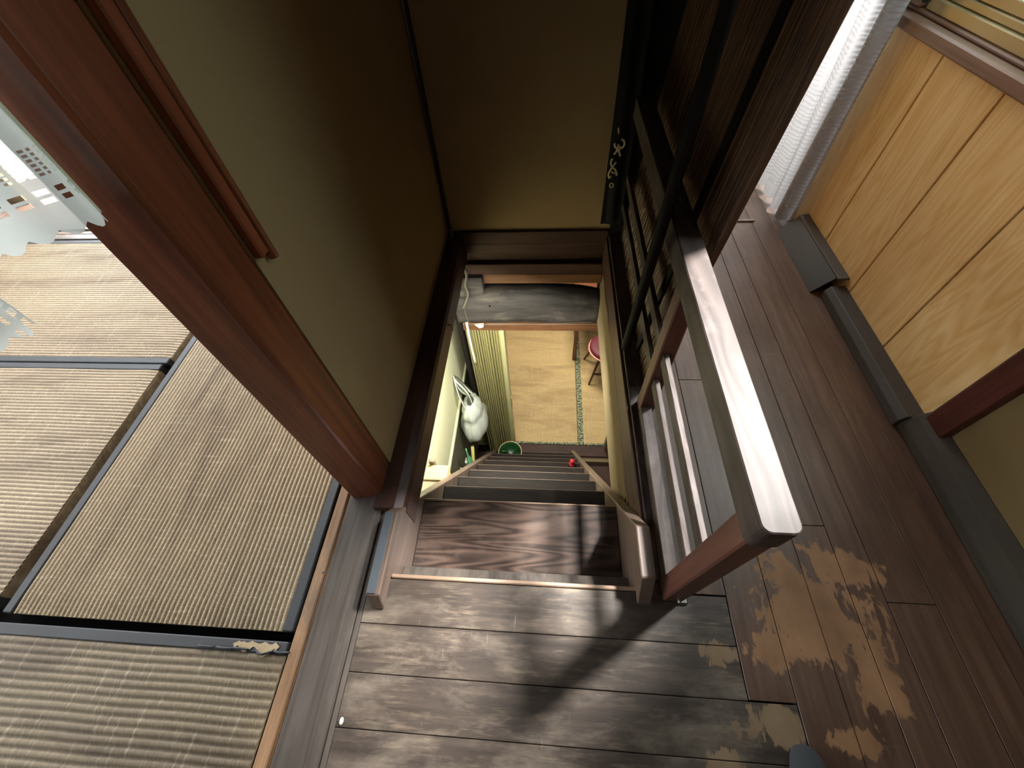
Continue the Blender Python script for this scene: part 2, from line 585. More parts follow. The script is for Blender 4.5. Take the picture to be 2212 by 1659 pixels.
M['red'] = plain('red_figure', sr(170, 40, 52), .35)
M['maroon'] = plain('maroon_cushion', sr(92, 22, 34), .6, var=.1)
M['pink'] = plain('pink_wood', sr(224, 150, 128), .4, var=.08)
M['chair_leg'] = wood('chair_leg_wood', sr(44, 26, 20), sr(72, 44, 34), 'Z', 60, 3, .35, .05)
M['table_leg'] = wood('table_leg_wood', sr(88, 52, 32), sr(132, 84, 54), 'Z', 60, 3, .4, .05)
M['chip'] = plain('white_chip', sr(226, 222, 212), .5)
M['sock'] = plain('grey_sock', sr(60, 63, 66), .9, var=.15, bump=.4, bsc=500)
M['nail'] = plain('dull_metal', sr(120, 118, 116), .35, .9)
M['glass'] = glow('frosted_glass_glow', (.66, .95, .90), 2.6)  # daylight through the frosted panes put in as emission
M['paper'] = plain('torn_paper', sr(206, 196, 176), .8)


def patterned_heri():
    t = NT('patterned_border')
    n = t.noise(t.coord('Object', (1, 1, 1)), 55.0, 2.0)
    t.base(t.ramp(n, [(.46, sr(52, 66, 52)), (.54, sr(150, 150, 112))]))
    t.b.inputs['Roughness'].default_value = .7
    return t.m


def bag_mat():
    t = NT('white_polythene')
    dif = t.n('ShaderNodeBsdfTranslucent')
    dif.inputs[0].default_value = (.8, .84, .76, 1)
    t.base((.80, .83, .77))
    t.b.inputs['Roughness'].default_value = .32
    n = t.noise(t.coord('Object', (22, 22, 5)), 1.0, 3.0, .6, .5)
    t.bump(n, .5, .02)
    mx = t.n('ShaderNodeMixShader')
    mx.inputs[0].default_value = .25
    t.l(t.b.outputs[0], mx.inputs[1])
    t.l(dif.outputs[0], mx.inputs[2])
    t.l(mx.outputs[0], t.out.inputs[0])
    return t.m


M['heri_low'] = patterned_heri()
M['bag'] = bag_mat()

# ------------------------------------------------------------------ the setting: upper floor
RND = random.Random(4)
floor = struct(box('floor', -.50, 1.30, -1.60, .222, -.10, -.026, M['under'], bev=0))
flo2 = struct(box('floor', .40, 1.30, .222, 3.30, -.10, -.026, M['dust'], bev=0))
G = .0016
rows = [(.232, .115), (.115, .002), (.002, -.111), (-.111, -.224), (-.224, -.337), (-.337, -.450), (-.450, -.563), (-.563, -.676),
        (-.676, -.79), (-.79, -.90), (-.90, -1.01), (-1.01, -1.13), (-1.13, -1.25), (-1.25, -1.4), (-1.4, -1.55)]
for i, (a, b) in enumerate(rows):
    xr = .508 if i < 2 else .62
    dz = RND.uniform(-.0012, .0008)
    box('floor_board', -.503, xr - G, b + G / 2, a - G / 2, -.026, dz, M['landing'], floor, .0012)
# corridor boards run forward beside the stair well
cor = [(.402, .508, .234, 3.3), (.508, .62, .004, .98), (.508, .62, .98, 3.3), (.62, .733, -1.55, 3.3), (.733, .840, -1.55, .44), (.733, .840, .44, 3.3),
       (.840, .928, -1.55, 3.3), (.928, 1.050, -1.55, .24), (.928, 1.050, .24, 3.3), (1.050, 1.150, -1.55, 3.3), (1.150, 1.262, -1.55, 1.7), (1.150, 1.262, 1.7, 3.3)]
for (a, b, y0, y1) in cor:
    dz = RND.uniform(-.0010, .0008)
    box('floor_board', a + G / 2, b - G / 2, y0 + G / 2, y1 - G / 2, -.026, dz, M['corridor'], flo2, .0012)
# tatami room sub-floor
struct(box('floor', -3.60, -.685, -1.60, 2.30, -.16, -.060, M['under'], bev=0))

# door sill between the tatami room and the landing
sill = struct(box('trim_1', -.683, -.505, -1.60, .60, -.10, -.030, M['sill_dark'], bev=0))
box('sill_strip', -.683, -.650, -1.60, .60, -.030, -.002, M['sill_light'], sill, .003)
box('sill_strip', -.649, -.640, -1.60, .60, -.030, -.010, M['sill_light'], sill, .001)
box('sill_strip', -.639, -.522, -1.60, .60, -.030, .0, M['sill_dark'], sill, .002)
box('sill_strip', -.521, -.5045, -1.60, .47, -.030, -.004, M['sill_dark'], sill, .002)

# ------------------------------------------------------------------ walls around the stair well
wall_left = struct(box('wall_left', -.62, -.522, .586, 2.03, .03, 2.75, M['plaster'], bev=0))
wall_end = struct(box('wall_end', -.62, .36, 1.90, 2.03, .045, 2.75, M['plaster'], bev=0))
end_low = struct(box('wall_end', -.62, .36, 1.985, 2.03, -.31, .045, M['under'], bev=0))
box('wainscot_board', -.52, .31, 1.885, 1.985, -.03, .045, M['dark_wood_x'], end_low, .004)
box('wainscot_board', -.52, .31, 1.895, 1.985, -.095, -.033, M['dark_wood_x'], end_low, .003)
box('wainscot_board', -.52, .31, 1.925, 1.985, -.162, -.098, M['dark_wood_x'], end_low, .003)
box('wainscot_board', -.50, .31, 1.890, 1.985, -.235, -.164, M['dark_wood_x'], end_low, .004)
box('wainscot_board', -.37, .31, 1.895, 1.985, -.305, -.238, M['header'], end_low, .004)
box('wainscot_block', -.52, -.37, 1.86, 1.985, -.40, -.238, M['log'], end_low, .006)
header = struct(box('trim_2', -.56, .40, 1.93, 2.03, -.74, -.675, M['header'], bev=.004))
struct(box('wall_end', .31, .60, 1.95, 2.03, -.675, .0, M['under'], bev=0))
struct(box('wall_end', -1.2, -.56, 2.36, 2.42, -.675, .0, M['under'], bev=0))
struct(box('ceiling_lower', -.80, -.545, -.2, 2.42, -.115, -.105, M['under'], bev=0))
struct(box('wall_lower_side', -.60, -.575, 2.06, 2.36, -2.68, -.12, M['dado'], bev=0))
struct(box('wall_end', -.62, 1.36, 3.30, 3.40, -.1, .80, M['shell'], bev=0))
struct(box('wall_end', -.62, 1.36, 3.30, 3.40, 2.20, 2.75, M['shell'], bev=0))
struct(box('wall_end', -.62, .45, 3.30, 3.40, .80, 2.20, M['shell'], bev=0))
struct(box('wall_end', 1.20, 1.36, 3.30, 3.40, .80, 2.20, M['shell'], bev=0))
struct(box('wall_partition', .30, .36, 2.03, 3.30, .0, 2.75, M['plaster'], bev=0))

# trims on both long sides of the stair opening
trim_l = struct(prism('trim_3', [(-.545, .028), (-.475, .030), (-.447, .018), (-.440, -.005), (-.440, -.115), (-.545, -.115)], 'Y', .43, 1.90, M['dark_wood'], bev=.002))
trim_r = struct(box('trim_4', .300, .400, .20, 1.90, -.15, -.002, M['dark_wood'], bev=.003))
box('trim_ledge', .312, .402, .262, 1.90, -.001, .014, M['rail'], trim_r, .002)
drop = struct(box('wall_drop', .312, .372, .60, 1.95, -.56, -.15, M['plaster_low'], bev=.002))
box('trim_strip', .300, .330, .55, 1.92, -.185, -.150, M['dark_wood'], trim_r, .002)

# fascia of the landing over the stair
struct(box('trim_5', -.50, .40, .150, .222, -.33, -.105, M['dark_wood_x'], bev=.002))

# ------------------------------------------------------------------ staircase
st = empty('staircase', (-.09, 1.1, -2.62), 'steep dark wooden staircase dropping between two plank stringers', 'staircase')
XL, XR = -.442, .262
trs = [(.545, -.18)] + [(.545 + .158 * k, -.18 - .262 * k) for k in range(1, 9)]
prev_y = .235
for k, (yf, z) in enumerate(trs):
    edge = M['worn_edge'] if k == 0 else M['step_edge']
    tm = M['stair'] if k == 0 else M['stair_shaded']
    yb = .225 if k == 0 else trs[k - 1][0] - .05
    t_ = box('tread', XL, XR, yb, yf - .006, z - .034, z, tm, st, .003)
    box('nosing', XL, XR, yf - .006, yf, z - .032, z - .002, edge, t_, .002)
prism('ledge_board', [(.226, -.012), (.234, -.075), (.288, -.098), (.288, -.140), (.226, -.140)], 'X', XL, XR, M['sill_dark'], st, .002)
box('landing_nosing', -.444, .268, .2335, .2445, -.034, .003, M['worn_edge'], st, .003)


def stringer(x0, x1, near, ya, flat_end, top, mat):
    # flat top over the landing, then the slope of the flight; vertical depth of the plank .26
    sl = -.262 / .158
    yb, zb = 1.90, -2.62
    ytop0 = flat_end
    z_at = lambda y: top + sl * (y - ytop0)
    ye = ytop0 + (-2.62 - top) / sl
    pts = [(near, 0.003), (ya, top), (ytop0, top), (1.94, z_at(1.94)), (1.94, -2.62), (ye - .30, -2.62), (.2335, -.50), (.2335, .003)]
    return prism('stringer', pts, 'X', x0, x1, mat, st, .003)


stringer(-.480, XL, .150, .175, .405, .072, M['stringer'])
box('stringer_top_tint', -.479, -.453, .178, .403, .0725, .0755, M['cap'], st, .001)  # thin added sheet that carries the painted reflection tone
stringer(XR, .300, .200, .250, .385, .100, M['stringer'])

# ------------------------------------------------------------------ railing
rl = empty('stair_railing', (.36, 1.05, 0.0), 'low wooden stair railing with worn glossy handrail and thin slats', 'railing')


def rounded_rect(x0, x1, y0, y1, r, n=5, corners=(1, 1, 1, 1)):
    pts = []
    for (cx, cy, a0, on) in ((x0 + r, y0 + r, 180, corners[0]), (x1 - r, y0 + r, 270, corners[1]), (x1 - r, y1 - r, 0, corners[2]), (x0 + r, y1 - r, 90, corners[3])):
        for k in range(n + 1):
            a = math.radians(a0 + 90 * k / n)
            pts.append((cx + r * math.cos(a), cy + r * math.sin(a)))
    return pts


prism('handrail', rounded_rect(.328, .390, .205, 1.850, .016), 'Z', .578, .650, M['rail'], rl, .006)
box('newel_post', .333, .388, .213, .268, .0, .580, M['newel'], rl, .004)
box('newel_post', .335, .386, .815, .868, .014, .580, M['newel'], rl, .004)
for z in (.345, .222):
    box('slat', .346, .362, .266, .817, z - .045, z, M['rail'], rl, .002)
    box('slat', .346, .362, .866, 1.850, z - .045, z, M['rail'], rl, .002)
box('bottom_rail', .335, .372, .266, .817, .014, .062, M['rail'], rl, .002)
box('newel_foot', .372, .400, .205, .235, .0, .012, M['nail'], rl, .004)

# ------------------------------------------------------------------ post on the left
po = empty('wooden_post', (-.583, .525, 0), 'reddish brown square post standing on the door sill', 'post')
prism('post_body', [(-.632, .475), (-.626, .468), (-.533, .480), (-.527, .487), (-.527, .585), (-.632, .585)], 'Z', -.002, 2.75, M['red_wood'], po, .001)
box('batten', -.5215, -.504, .587, .612, .86, 2.75, M['red_wood'], po, .003)
tube('dowel', [(-.5115, .6225, .84), (-.5115, .6225, 2.7)], .009, M['red_wood'], po, 10)
tube('knot', [(-.5315, .52, .60), (-.5290, .52, .60)], .006, M['dark_wood'], po, 10)

# ------------------------------------------------------------------ tatami mats


def tatami(name, x0, x1, y0, y1, axis, mat, label, top=0.0, edges=(1, 1), hw=.030, pitch=.0150, border=None, seed=1, group='tatami mats in the upstairs room'):
    """ridged rush surface over a straw core, cloth border along both long sides."""
    e = empty(name, ((x0 + x1) / 2, (y0 + y1) / 2, top - .055), label, 'tatami mat', group)
    along = (y0, y1) if axis == 'Y' else (x0, x1)
    acr = (x0, x1) if axis == 'Y' else (y0, y1)
    a0 = acr[0] + (hw if edges[0] else 0)
    a1 = acr[1] - (hw if edges[1] else 0)
    n = max(4, int((a1 - a0) / pitch))
    rows_ = int((along[1] - along[0]) / .05) + 2
    vs, fs = [], []
    prof = []
    for i in range(n):
        for f, h in ((.0, -.0008), (.2, .0026), (.5, .0040), (.8, .0026)):
            prof.append((a0 + (a1 - a0) * (i + f) / n, h))
    prof.append((a1, 0))
    m = len(prof)
    for j in range(rows_ + 1):
        s = along[0] + (along[1] - along[0]) * j / rows_
        ends = min(j, rows_ - j)
        drop_ = .004 if ends == 0 else 0.0
        for (a, h) in prof:
            wob = mnoise.noise(Vector((a * 6, s * 3, seed))) * .0022
            sh = mnoise.noise(Vector((s * 5, a * 2, seed + 9))) * .0022
            z = top - .003 + h + wob - drop_
            vs.append((a + sh, s, z) if axis == 'Y' else (s, a + sh, z))
    for j in range(rows_):
        for i in range(m - 1):
            q = (j * m + i, j * m + i + 1, (j + 1) * m + i + 1, (j + 1) * m + i)
            fs.append(q if axis == 'Y' else q[::-1])
    mesh('rush_surface', vs, fs, mat, e, True)
    box('core', x0 + .001, x1 - .001, y0 + .001, y1 - .001, top - .055, top - .009, mat, e, .004)
    for k, on in enumerate(edges):
        if on:
            c0, c1 = (acr[0], acr[0] + hw) if k == 0 else (acr[1] - hw, acr[1])
            if axis == 'Y':
                box('cloth_border', c0, c1, y0, y1, top - .045, top + .0012, border or M['heri'], e, .003)
            else:
                box('cloth_border', x0, x1, c0, c1, top - .045, top + .0012, border or M['heri'], e, .003)
    return e


tatami('tatami_mat', -1.590, -.690, .082, 1.90, 'Y', M['tatami_y'], 'tatami mat with dark cloth borders lying along the door sill', seed=1)
tatami('tatami_mat', -3.45, -1.640, .095, 1.022, 'X', M['tatami_x'], 'tatami mat left of the sill mat, nearer of the two', seed=2)
tatami('tatami_mat', -3.45, -1.625, 1.028, 1.925, 'X', M['tatami_x'], 'tatami mat under the lace curtain by the far threshold', seed=3)
md = tatami('tatami_mat', -2.50, -.690, -.845, .058, 'X', M['tatami_old'], 'browned tatami mat in the near corner with a torn border', pitch=.019, seed=4)
# torn patch in the border of the near mat: bare straw with frayed cloth around it
tv, tf = [], []
rr = random.Random(2)
N = 18
for i in range(N + 1):
    x = -.845 + .135 * i / N
    lo = .034 + .010 * math.sin(i * .9) * rr.uniform(.2, 1) - (.010 if 10 < i < 16 else 0)
    hi = .052 + rr.uniform(-.003, .003)
    if i in (0, N):
        lo = hi = .046
    tv += [(x, lo, .0030), (x, hi, .0030)]
for i in range(N):
    tf.append((2 * i, 2 * i + 2, 2 * i + 3, 2 * i + 1))
mesh('torn_straw', tv, tf, M['straw'], md)
for k in range(5):
    x = -.95 + k * .055 + rr.uniform(-.01, .01)
    tube('frayed_fold', bezier([(x, .036, .002), (x + .02, .030 + rr.uniform(-.006, .006), .006), (x + .05, .034, .003)], 5), [.0012] + [.003] * 9 + [.0012], M['heri'], md, 6)

# far threshold of the tatami room
th = struct(box('trim_6', -3.6, -.69, 1.93, 2.10, -.06, -.02, M['sill_dark'], bev=0))
for k, (a, b, mt) in enumerate(((1.930, 1.958, 'sill_dark'), (1.962, 1.990, 'stringer'), (1.994, 2.022, 'stringer'), (2.026, 2.10, 'sill_dark'))):
    box('threshold_strip', -3.6, -.69, a, b, -.02, .006 if k in (0, 3) else -.004, M[mt], th, .002)

# ------------------------------------------------------------------ right side: wall, panelling, window
wall_right = struct(box('wall_right', 1.262, 1.36, -1.6, .705, -.05, 2.75, M['plaster_r'], bev=0))
pan = struct(box('wall_right', 1.275, 1.36, .79, 2.06, -.05, .785, M['under'], bev=0))
ys = [.795, 1.110, 1.413, 1.722, 2.055]
for i in range(4):
    box('wall_panel', 1.262, 1.275, ys[i] + .0035, ys[i + 1] - .0035, .0, .786, M['panel'], pan, .002)
struct(box('wall_right', 1.262, 1.36, .79, 2.06, 2.55, 2.75, M['plaster_r'], bev=0))
struct(box('wall_right', 1.262, 1.36, 2.055, 2.14, .0, 2.75, M['win_wood'], bev=.003))
struct(box('wall_right', 1.262, 1.36, 3.10, 3.30, .0, 2.75, M['plaster_r'], bev=0))
struct(box('wall_right', 1.262, 1.36, 2.14, 3.10, 2.16, 2.75, M['plaster_r'], bev=0))
pr = empty('wall_post', (1.25, .75, 0), 'dark brown post between the tan panelling and the plaster wall', 'post')
box('post_body', 1.236, 1.36, .706, .786, .0, 2.75, M['brown_post'], pr, .003)
box('edge_strip', 1.252, 1.300, .786, .797, .0, .79, M['black_strip'], pr, .001)

win = struct(bpy.data.objects.new('window_1', None))
win.location = (1.30, 1.43, .79)
COL.objects.link(win)
box('window_sill', 1.225, 1.36, .79, 2.06, .786, .826, M['win_wood'], win, .006)
box('window_sill', 1.262, 1.36, .79, 2.06, .826, .838, M['win_wood'], win, .004)
box('window_jamb', 1.255, 1.36, 1.965, 2.055, .838, 2.55, M['win_wood'], win, .006)
box('window_jamb', 1.255, 1.36, .787, .80, .838, 2.55, M['win_wood'], win, .006)
box('window_track', 1.275, 1.34, .80, 1.955, .838, .872, M['alu'], win, .003)
box('window_track', 1.290, 1.345, .80, 1.955, .872, .893, M['alu'], win, .003)
sash = box('sash_rail', 1.300, 1.330, .80, 1.955, .893, .925, M['alu'], win, .003)
box('glass_pane', 1.312, 1.318, .80, 1.395, .925, 1.58, M['glass'], win, 0)
box('glass_pane', 1.312, 1.318, 1.415, 1.955, .925, 1.58, M['glass'], win, 0)
box('sash_stile', 1.300, 1.330, 1.393, 1.417, .925, 1.64, M['alu'], win, .003)
box('transom', 1.295, 1.335, .80, 1.955, 1.58, 1.64, M['alu'], win, .003)
tube('curtain_hook', bezier([(1.252, 1.915, .868), (1.222, 1.900, .880), (1.210, 1.890, .93), (1.225, 1.895, .99)], 5), [.004] * 4 + [.010] * 8 + [.016] * 4, M['black_strip'], win, 8)

# skirting and the black cover piece
bb = struct(prism('baseboard_right', [(1.186, .0), (1.190, .030), (1.206, .052), (1.262, .056), (1.262, .0)], 'Y', .80, 1.452, M['base_grey'], bev=.002))
bb2 = struct(prism('baseboard_right', [(1.200, .0), (1.203, .03), (1.225, .07), (1.262, .095), (1.262, .0)], 'Y', -1.6, .80, M['base_dark'], bev=.004))
cv = empty('cover_strip', (1.2, 1.69, 0), 'black angled cover strip at the foot of the tan panelling', 'cover strip')
prism('sloping_face', [(1.150, .001), (1.222, .082), (1.230, .078), (1.160, .001)], 'Y', 1.470, 1.930, M['black_strip'], cv, .0015)
prism('top_face', [(1.218, .080), (1.218, .088), (1.2615, .092), (1.2615, .084)], 'Y', 1.455, 1.930, M['grey_top'], cv, .0015)

# long lace curtain hanging at the full-length window


def rcurt(u, v):
    y = 1.935 + u * 1.10
    ph = u * 1.10 / .112 * 2 * math.pi
    amp = .030 * (1 - .25 * v)
    x = 1.195 + amp * math.sin(ph) + .008 * math.sin(ph * 2.3 + v * 3)
    yy = y + .016 * math.sin(ph * 1.0 + 1.2) + .006 * math.sin(v * 9 + u * 20)
    z = .030 + v * 2.17 + (.010 * math.sin(ph + .8) if v == 0 else 0)
    return (x, yy, z)


rc = empty('long_curtain', (1.195, 2.4, .03), 'long white ribbed lace curtain hanging to the corridor floor', 'curtain')
grid('curtain_cloth', 200, 60, rcurt, M['lace_r'], rc, True)
tube('curtain_rod', [(1.195, 1.85, 2.205), (1.195, 3.10, 2.205)], .010, M['alu'], rc, 10)

# small lace curtain in the doorway to the tatami room


def lcurt(u, v):
    s = u * 1.2
    y = .440 - s
    ph = s / .155 * 2 * math.pi
    amp = .052 * (1 - .45 * v)
    x = -.606 + amp * math.sin(ph + .5) + .012 * math.sin(ph * 1.9 + 1)
    zz = (1 - v) ** 10
    sc = .012 * abs(math.sin(s / .0145 * math.pi)) * (1 if v == 0 else 0)
    z = 1.028 + v * .87 + .016 * math.sin(ph * .5 + .5) * zz - sc
    return (x, y + .012 * math.sin(ph + 1), z)


lc = empty('lace_curtain', (-.6, 0, 1.03), 'short white lace curtain with scalloped hem hanging in the doorway', 'curtain')
grid('curtain_cloth', 420, 60, lcurt, M['lace_l'], lc, True)
box('edge_tape', -.582, -.570, .452, .460, 1.03, 1.95, M['white_tape'], lc, .002)
tube('curtain_rod', [(-.600, .465, 1.905), (-.600, -.80, 1.905)], .007, M['white_tape'], lc, 8)

# ------------------------------------------------------------------ dark board, stick and black cloth beyond the railing
gb = empty('leaning_board', (.42, 1.4, 0), 'tall dark wood-grain board standing beyond the far half of the railing', 'board')
LEAN = .093
bp = []
bx = lambda z: .370 + LEAN * z


def board_piece(name, y0, y1, z0, z1, d0, d1, mat, par):
    poly = [(bx(z0) + d0, z0), (bx(z1) + d0, z1), (bx(z1) + d1, z1), (bx(z0) + d1, z0)]
    return prism(name, poly, 'Y', y0, y1, mat, par, .002)


bpan = board_piece('board_panel', .935, 1.888, .0155, 2.30, .0, .022, M['grain_board'], gb)
rg = random.Random(7)
y = .945
while y < 1.86:
    wdt = rg.uniform(.006, .014)
    board_piece('grain_ridge', y, y + wdt, .018, 2.29, -rg.uniform(.0015, .0045), .001, M['grain_board'], bpan)
    y += wdt + rg.uniform(.008, .030)
board_piece('edge_batten', 1.10, 1.135, .018, 2.29, -.012, .0, M['stick'], gb)

tag(tube('thin_stick', [(.297, 1.048, .095), (.297, 1.046, .112), (.297, .995, .6), (.297, .91, 1.5), (.297, .88, 1.9)], [.010, .016, .016, .015, .015], M['stick'], None, 12),
    'thin dark pole standing against the inside of the stair railing', 'pole')

tag(box('corner_post', .312, .500, 1.893, 1.975, .0145, 2.75, M['stick'], None, .004), 'blackened post in the far corner behind the black banner', 'post')
bn = empty('black_banner', (.29, 1.87, .09), 'black cloth banner with pale cursive writing by the end wall', 'banner')


def bcloth(u, v):
    z = .085 + v * 1.6
    wd = .098 - .014 * v
    x = .250 + u * wd + .012 * (1 - v)
    yy = 1.878 + .005 * math.sin(u * 9 + v * 4) - .004 * u
    return (x, yy, z)


grid('cloth', 14, 40, bcloth, M['black_cloth'], bn, True, thick=.003)


def stroke(pts, r=.0035):
    # pts in banner coordinates: x across from the left edge, z height
    P = [(.262 + a, 1.8665, b) for (a, b) in pts]
    tube('writing_stroke', bezier(P, 5), r, M['ink'], bn, 6)


stroke([(.020, .530), (.024, .508)], .0030)
stroke([(.038, .486), (.050, .480), (.054, .462), (.044, .450), (.036, .458)], .0042)
stroke([(.012, .470), (.018, .455), (.030, .450), (.038, .440)], .0044)
stroke([(.030, .465), (.026, .440), (.016, .425)], .0042)
stroke([(.030, .445), (.040, .428), (.044, .418)], .0044)
stroke([(.012, .408), (.008, .390), (.016, .372), (.028, .362), (.036, .352), (.028, .344), (.016, .352)], .0040)
stroke([(.030, .392), (.020, .374), (.012, .362), (.004, .340), (.010, .322), (.016, .332)], .0036)
stroke([(.040, .346), (.040, .334)], .0046)
stroke([(.022, .300), (.030, .296), (.032, .284), (.024, .278), (.017, .284), (.018, .296), (.024, .301)], .0024)
box('banner_rod', .235, .370, 1.864, 1.884, 1.682, 1.700, M['stick'], bn, .003)

# ------------------------------------------------------------------ log, cables at the far end of the well
lg = empty('log_beam', (-.1, 1.91, -.5), 'blackened curved log beam crossing above the lower doorway', 'beam')
lv, lf = [], []
NS, NR = 26, 18
for i in range(NS + 1):
    x = -.555 + .875 * i / NS
    f = i / NS
    zc = -.487 + .026 * math.sin(f * math.pi)
    ry = .075 + .008 * mnoise.noise(Vector((x * 4, 0, 0)))
    rz = .118 + .016 * math.sin(f * math.pi) + .008 * mnoise.noise(Vector((x * 5, 3, 0)))
    for k in range(NR):
        a = 2 * math.pi * k / NR
        q = 1 + .05 * mnoise.noise(Vector((x * 6, math.cos(a) * 2, math.sin(a) * 2)))
        ca, sa = math.cos(a), math.sin(a)
        sq = lambda c: math.copysign(abs(c) ** .7, c)
        lv.append((x, 1.905 + ry * sq(ca) * q, zc + rz * sq(sa) * q))
for i in range(NS):
    for k in range(NR):
        k2 = (k + 1) % NR
        lf.append((i * NR + k, (i + 1) * NR + k, (i + 1) * NR + k2, i * NR + k2))
lf.append(tuple(range(NR)))
lf.append(tuple(range(NS * NR + NR - 1, NS * NR - 1, -1)))
mesh('log', lv, lf, M['log'], lg, True)
tube('peg_hole', [(-.34, 1.836, -.42), (-.34, 1.828, -.42)], .006, M['under'], lg, 8)

tag(tube('wall_conduit', [(-.506, 1.884, 2.7), (-.506, 1.884, .07)], .010, M['dark_cable'], None, 8), 'dark conduit running down the corner of the plaster walls', 'conduit')
tag(tube('slack_cable', bezier([(-.500, 1.868, .08), (-.484, 1.862, -.03), (-.462, 1.855, -.13), (-.452, 1.852, -.20), (-.470, 1.85, -.28), (-.462, 1.84, -.34), (-.500, 1.825, -.43)], 6), .008, M['cable_m'], None, 8),
    'dusty slack cable drooping beside the dark wainscot boards', 'cable')
tag(tube('thin_white_wire', bezier([(-.49, 1.812, -.43), (-.485, 1.806, -.52), (-.45, 1.800, -.545), (-.2, 1.805, -.550), (.1, 1.815, -.548), (.28, 1.82, -.54)], 8), .0022, M['cable_m'], None, 6),
    'thin pale wire along the lower edge of the log', 'wire')
tag(tube('lower_conduit', bezier([(-.520, 1.90, -.56), (-.520, 1.895, -.8), (-.515, 1.895, -1.05)], 5), .009, M['white_cable'], None, 8), 'pale conduit left of the lower doorway', 'conduit')
tag(mesh('torn_paper', [(-.465, 1.86, -.602), (-.40, 1.862, -.598), (-.405, 1.86, -.632), (-.43, 1.856, -.638), (-.452, 1.858, -.618)], [(0, 1, 2, 3, 4)], M['paper']),
    'scrap of torn paper under the log beam', 'paper').modifiers.new('t', 'SOLIDIFY').thickness = .002
tag(tube('bent_nail', [(-.442, 1.30, -.035), (-.430, 1.30, -.040), (-.428, 1.30, -.075)], .003, M['nail'], None, 6), 'bent nail in the left trim of the stair well', 'nail')

# ------------------------------------------------------------------ lower storey
ZL = -2.62
struct(box('floor_lower', -1.3, 1.6, -.6, 2.0, ZL - .12, ZL - .06, M['dark_wood_x'], bev=0))
struct(box('floor_lower', -1.6, 2.4, 2.0, 6.0, ZL - .12, ZL - .062, M['under'], bev=0))
lsill = struct(box('trim_7', -.50, 1.2, 1.945, 2.072, ZL - .06, ZL + .004, M['dark_wood_x'], bev=.004))
wl = struct(box('wall_lower_left', -.80, -.705, -.2, 2.42, -1.50, -.12, M['cream'], bev=0))
box('wall_trim', -.715, -.69, -.2, 2.40, -1.535, -1.50, M['cream'], wl, .004)
struct(box('wall_lower_left', -.80, -.712, -.2, 2.42, ZL - .06, -1.535, M['dado'], bev=0))
struct(box('wall_lower_end', -.80, -.57, 2.36, 2.42, ZL - .06, -.675, M['dado'], bev=0))
struct(box('wall_lower_right', 1.0, 1.1, .0, 2.0, ZL - .06, -.15, M['plaster_low'], bev=0))
struct(box('wall_lower_right', .30, 1.0, 1.90, 1.945, ZL - .06, ZL - .02, M['plaster_low'], bev=0))
struct(box('wall_lower_back', -.8, 1.1, -.30, -.2, ZL - .06, -.12, M['plaster_low'], bev=0))
struct(box('wall_room_side', -1.7, -1.6, 2.0, 6.0, ZL, -.5, M['plaster_low'], bev=0))
struct(box('wall_room_side', 2.3, 2.4, 2.0, 6.0, ZL, -.5, M['plaster_low'], bev=0))
struct(box('wall_room_back', -1.7, 2.4, 6.0, 6.1, ZL, -.3, M['plaster_low'], bev=0))
struct(box('wall_room_front', .62, 2.4, 2.03, 2.08, ZL, -.3, M['plaster_low'], bev=0))
struct(box('wall_room_front', -1.7, -.80, 2.42, 2.46, ZL, -.3, M['plaster_low'], bev=0))
struct(box('ceiling_lower', -1.7, 2.4, 2.03, 6.1, -.32, -.27, M['ceil'], bev=0))

lowm = [(-1.50, .354, 2.078, 3.9, .0, 'downstairs tatami mat with patterned green border left of the chair'),
        (.358, 2.25, 2.078, 3.9, .0, 'downstairs tatami mat under the maroon chair')]
for k, (x0, x1, y0, y1, dz, lb) in enumerate(lowm):
    e = empty('lower_tatami_mat', ((x0 + x1) / 2, (y0 + y1) / 2, ZL - .06), lb, 'tatami mat', 'tatami mats in the downstairs room')
    box('rush_surface', x0, x1, y0, y1, ZL - .06, ZL, M['tatami_low'], e, .003)
    if k == 1:
        box('cloth_border', x0 + .001, x0 + .058, y0, y1, ZL - .01, ZL + .0015, M['heri_low'], e, .001)
    box('cloth_border', x0 + .06, x1, y0, y0 + .024, ZL - .01, ZL + .0015, M['heri_low'], e, .001)
struct(box('floor_lower', -1.6, 2.3, 3.9, 6.0, ZL - .06, ZL - .001, M['tatami_low'], bev=0))

# accordion door folded against the left side of the lower doorway
ac = empty('accordion_door', (-.42, 2.0, ZL), 'olive vinyl accordion door folded to the left of the lower doorway', 'door')
xf = -.562
kf_ = 0
while xf < -.332:
    wd = .0105 + .006 * (kf_ / 16)
    sh = .010 * math.sin(kf_ * 1.3)
    vs_ = []
    for (z, dx) in ((ZL + .012, .010 * math.sin(kf_ * .8)), (-1.7, .003), (-.744, 0)):
        vs_ += [(xf + dx, 1.972 + sh, z), (xf + dx + wd * .5, 1.958 + sh, z), (xf + dx + wd, 1.972 + sh, z), (xf + dx + wd, 2.034, z), (xf + dx, 2.034, z)]
    fs_ = []
    for j in range(2):
        for k in range(5):
            k2 = (k + 1) % 5
            fs_.append((j * 5 + k, j * 5 + k2, (j + 1) * 5 + k2, (j + 1) * 5 + k))
    fs_ += [(4, 3, 2, 1, 0), (10, 11, 12, 13, 14)]
    mesh('fold', vs_, fs_, M['accordion'], ac)
    xf += wd + .0048
    kf_ += 1
box('backing', -.562, -.330, 2.0345, 2.038, ZL + .012, -.744, M['dado'], ac, 0)
box('edge_stile', -.325, -.290, 1.955, 2.035, ZL + .005, -.742, M['accordion_e'], ac, .004)
box('latch', -.292, -.284, 1.975, 2.00, -1.75, -1.62, M['pink'], ac, .002)
box('head_track', -.56, .34, 1.965, 2.025, -.742, -.736, M['header'], ac, .001)

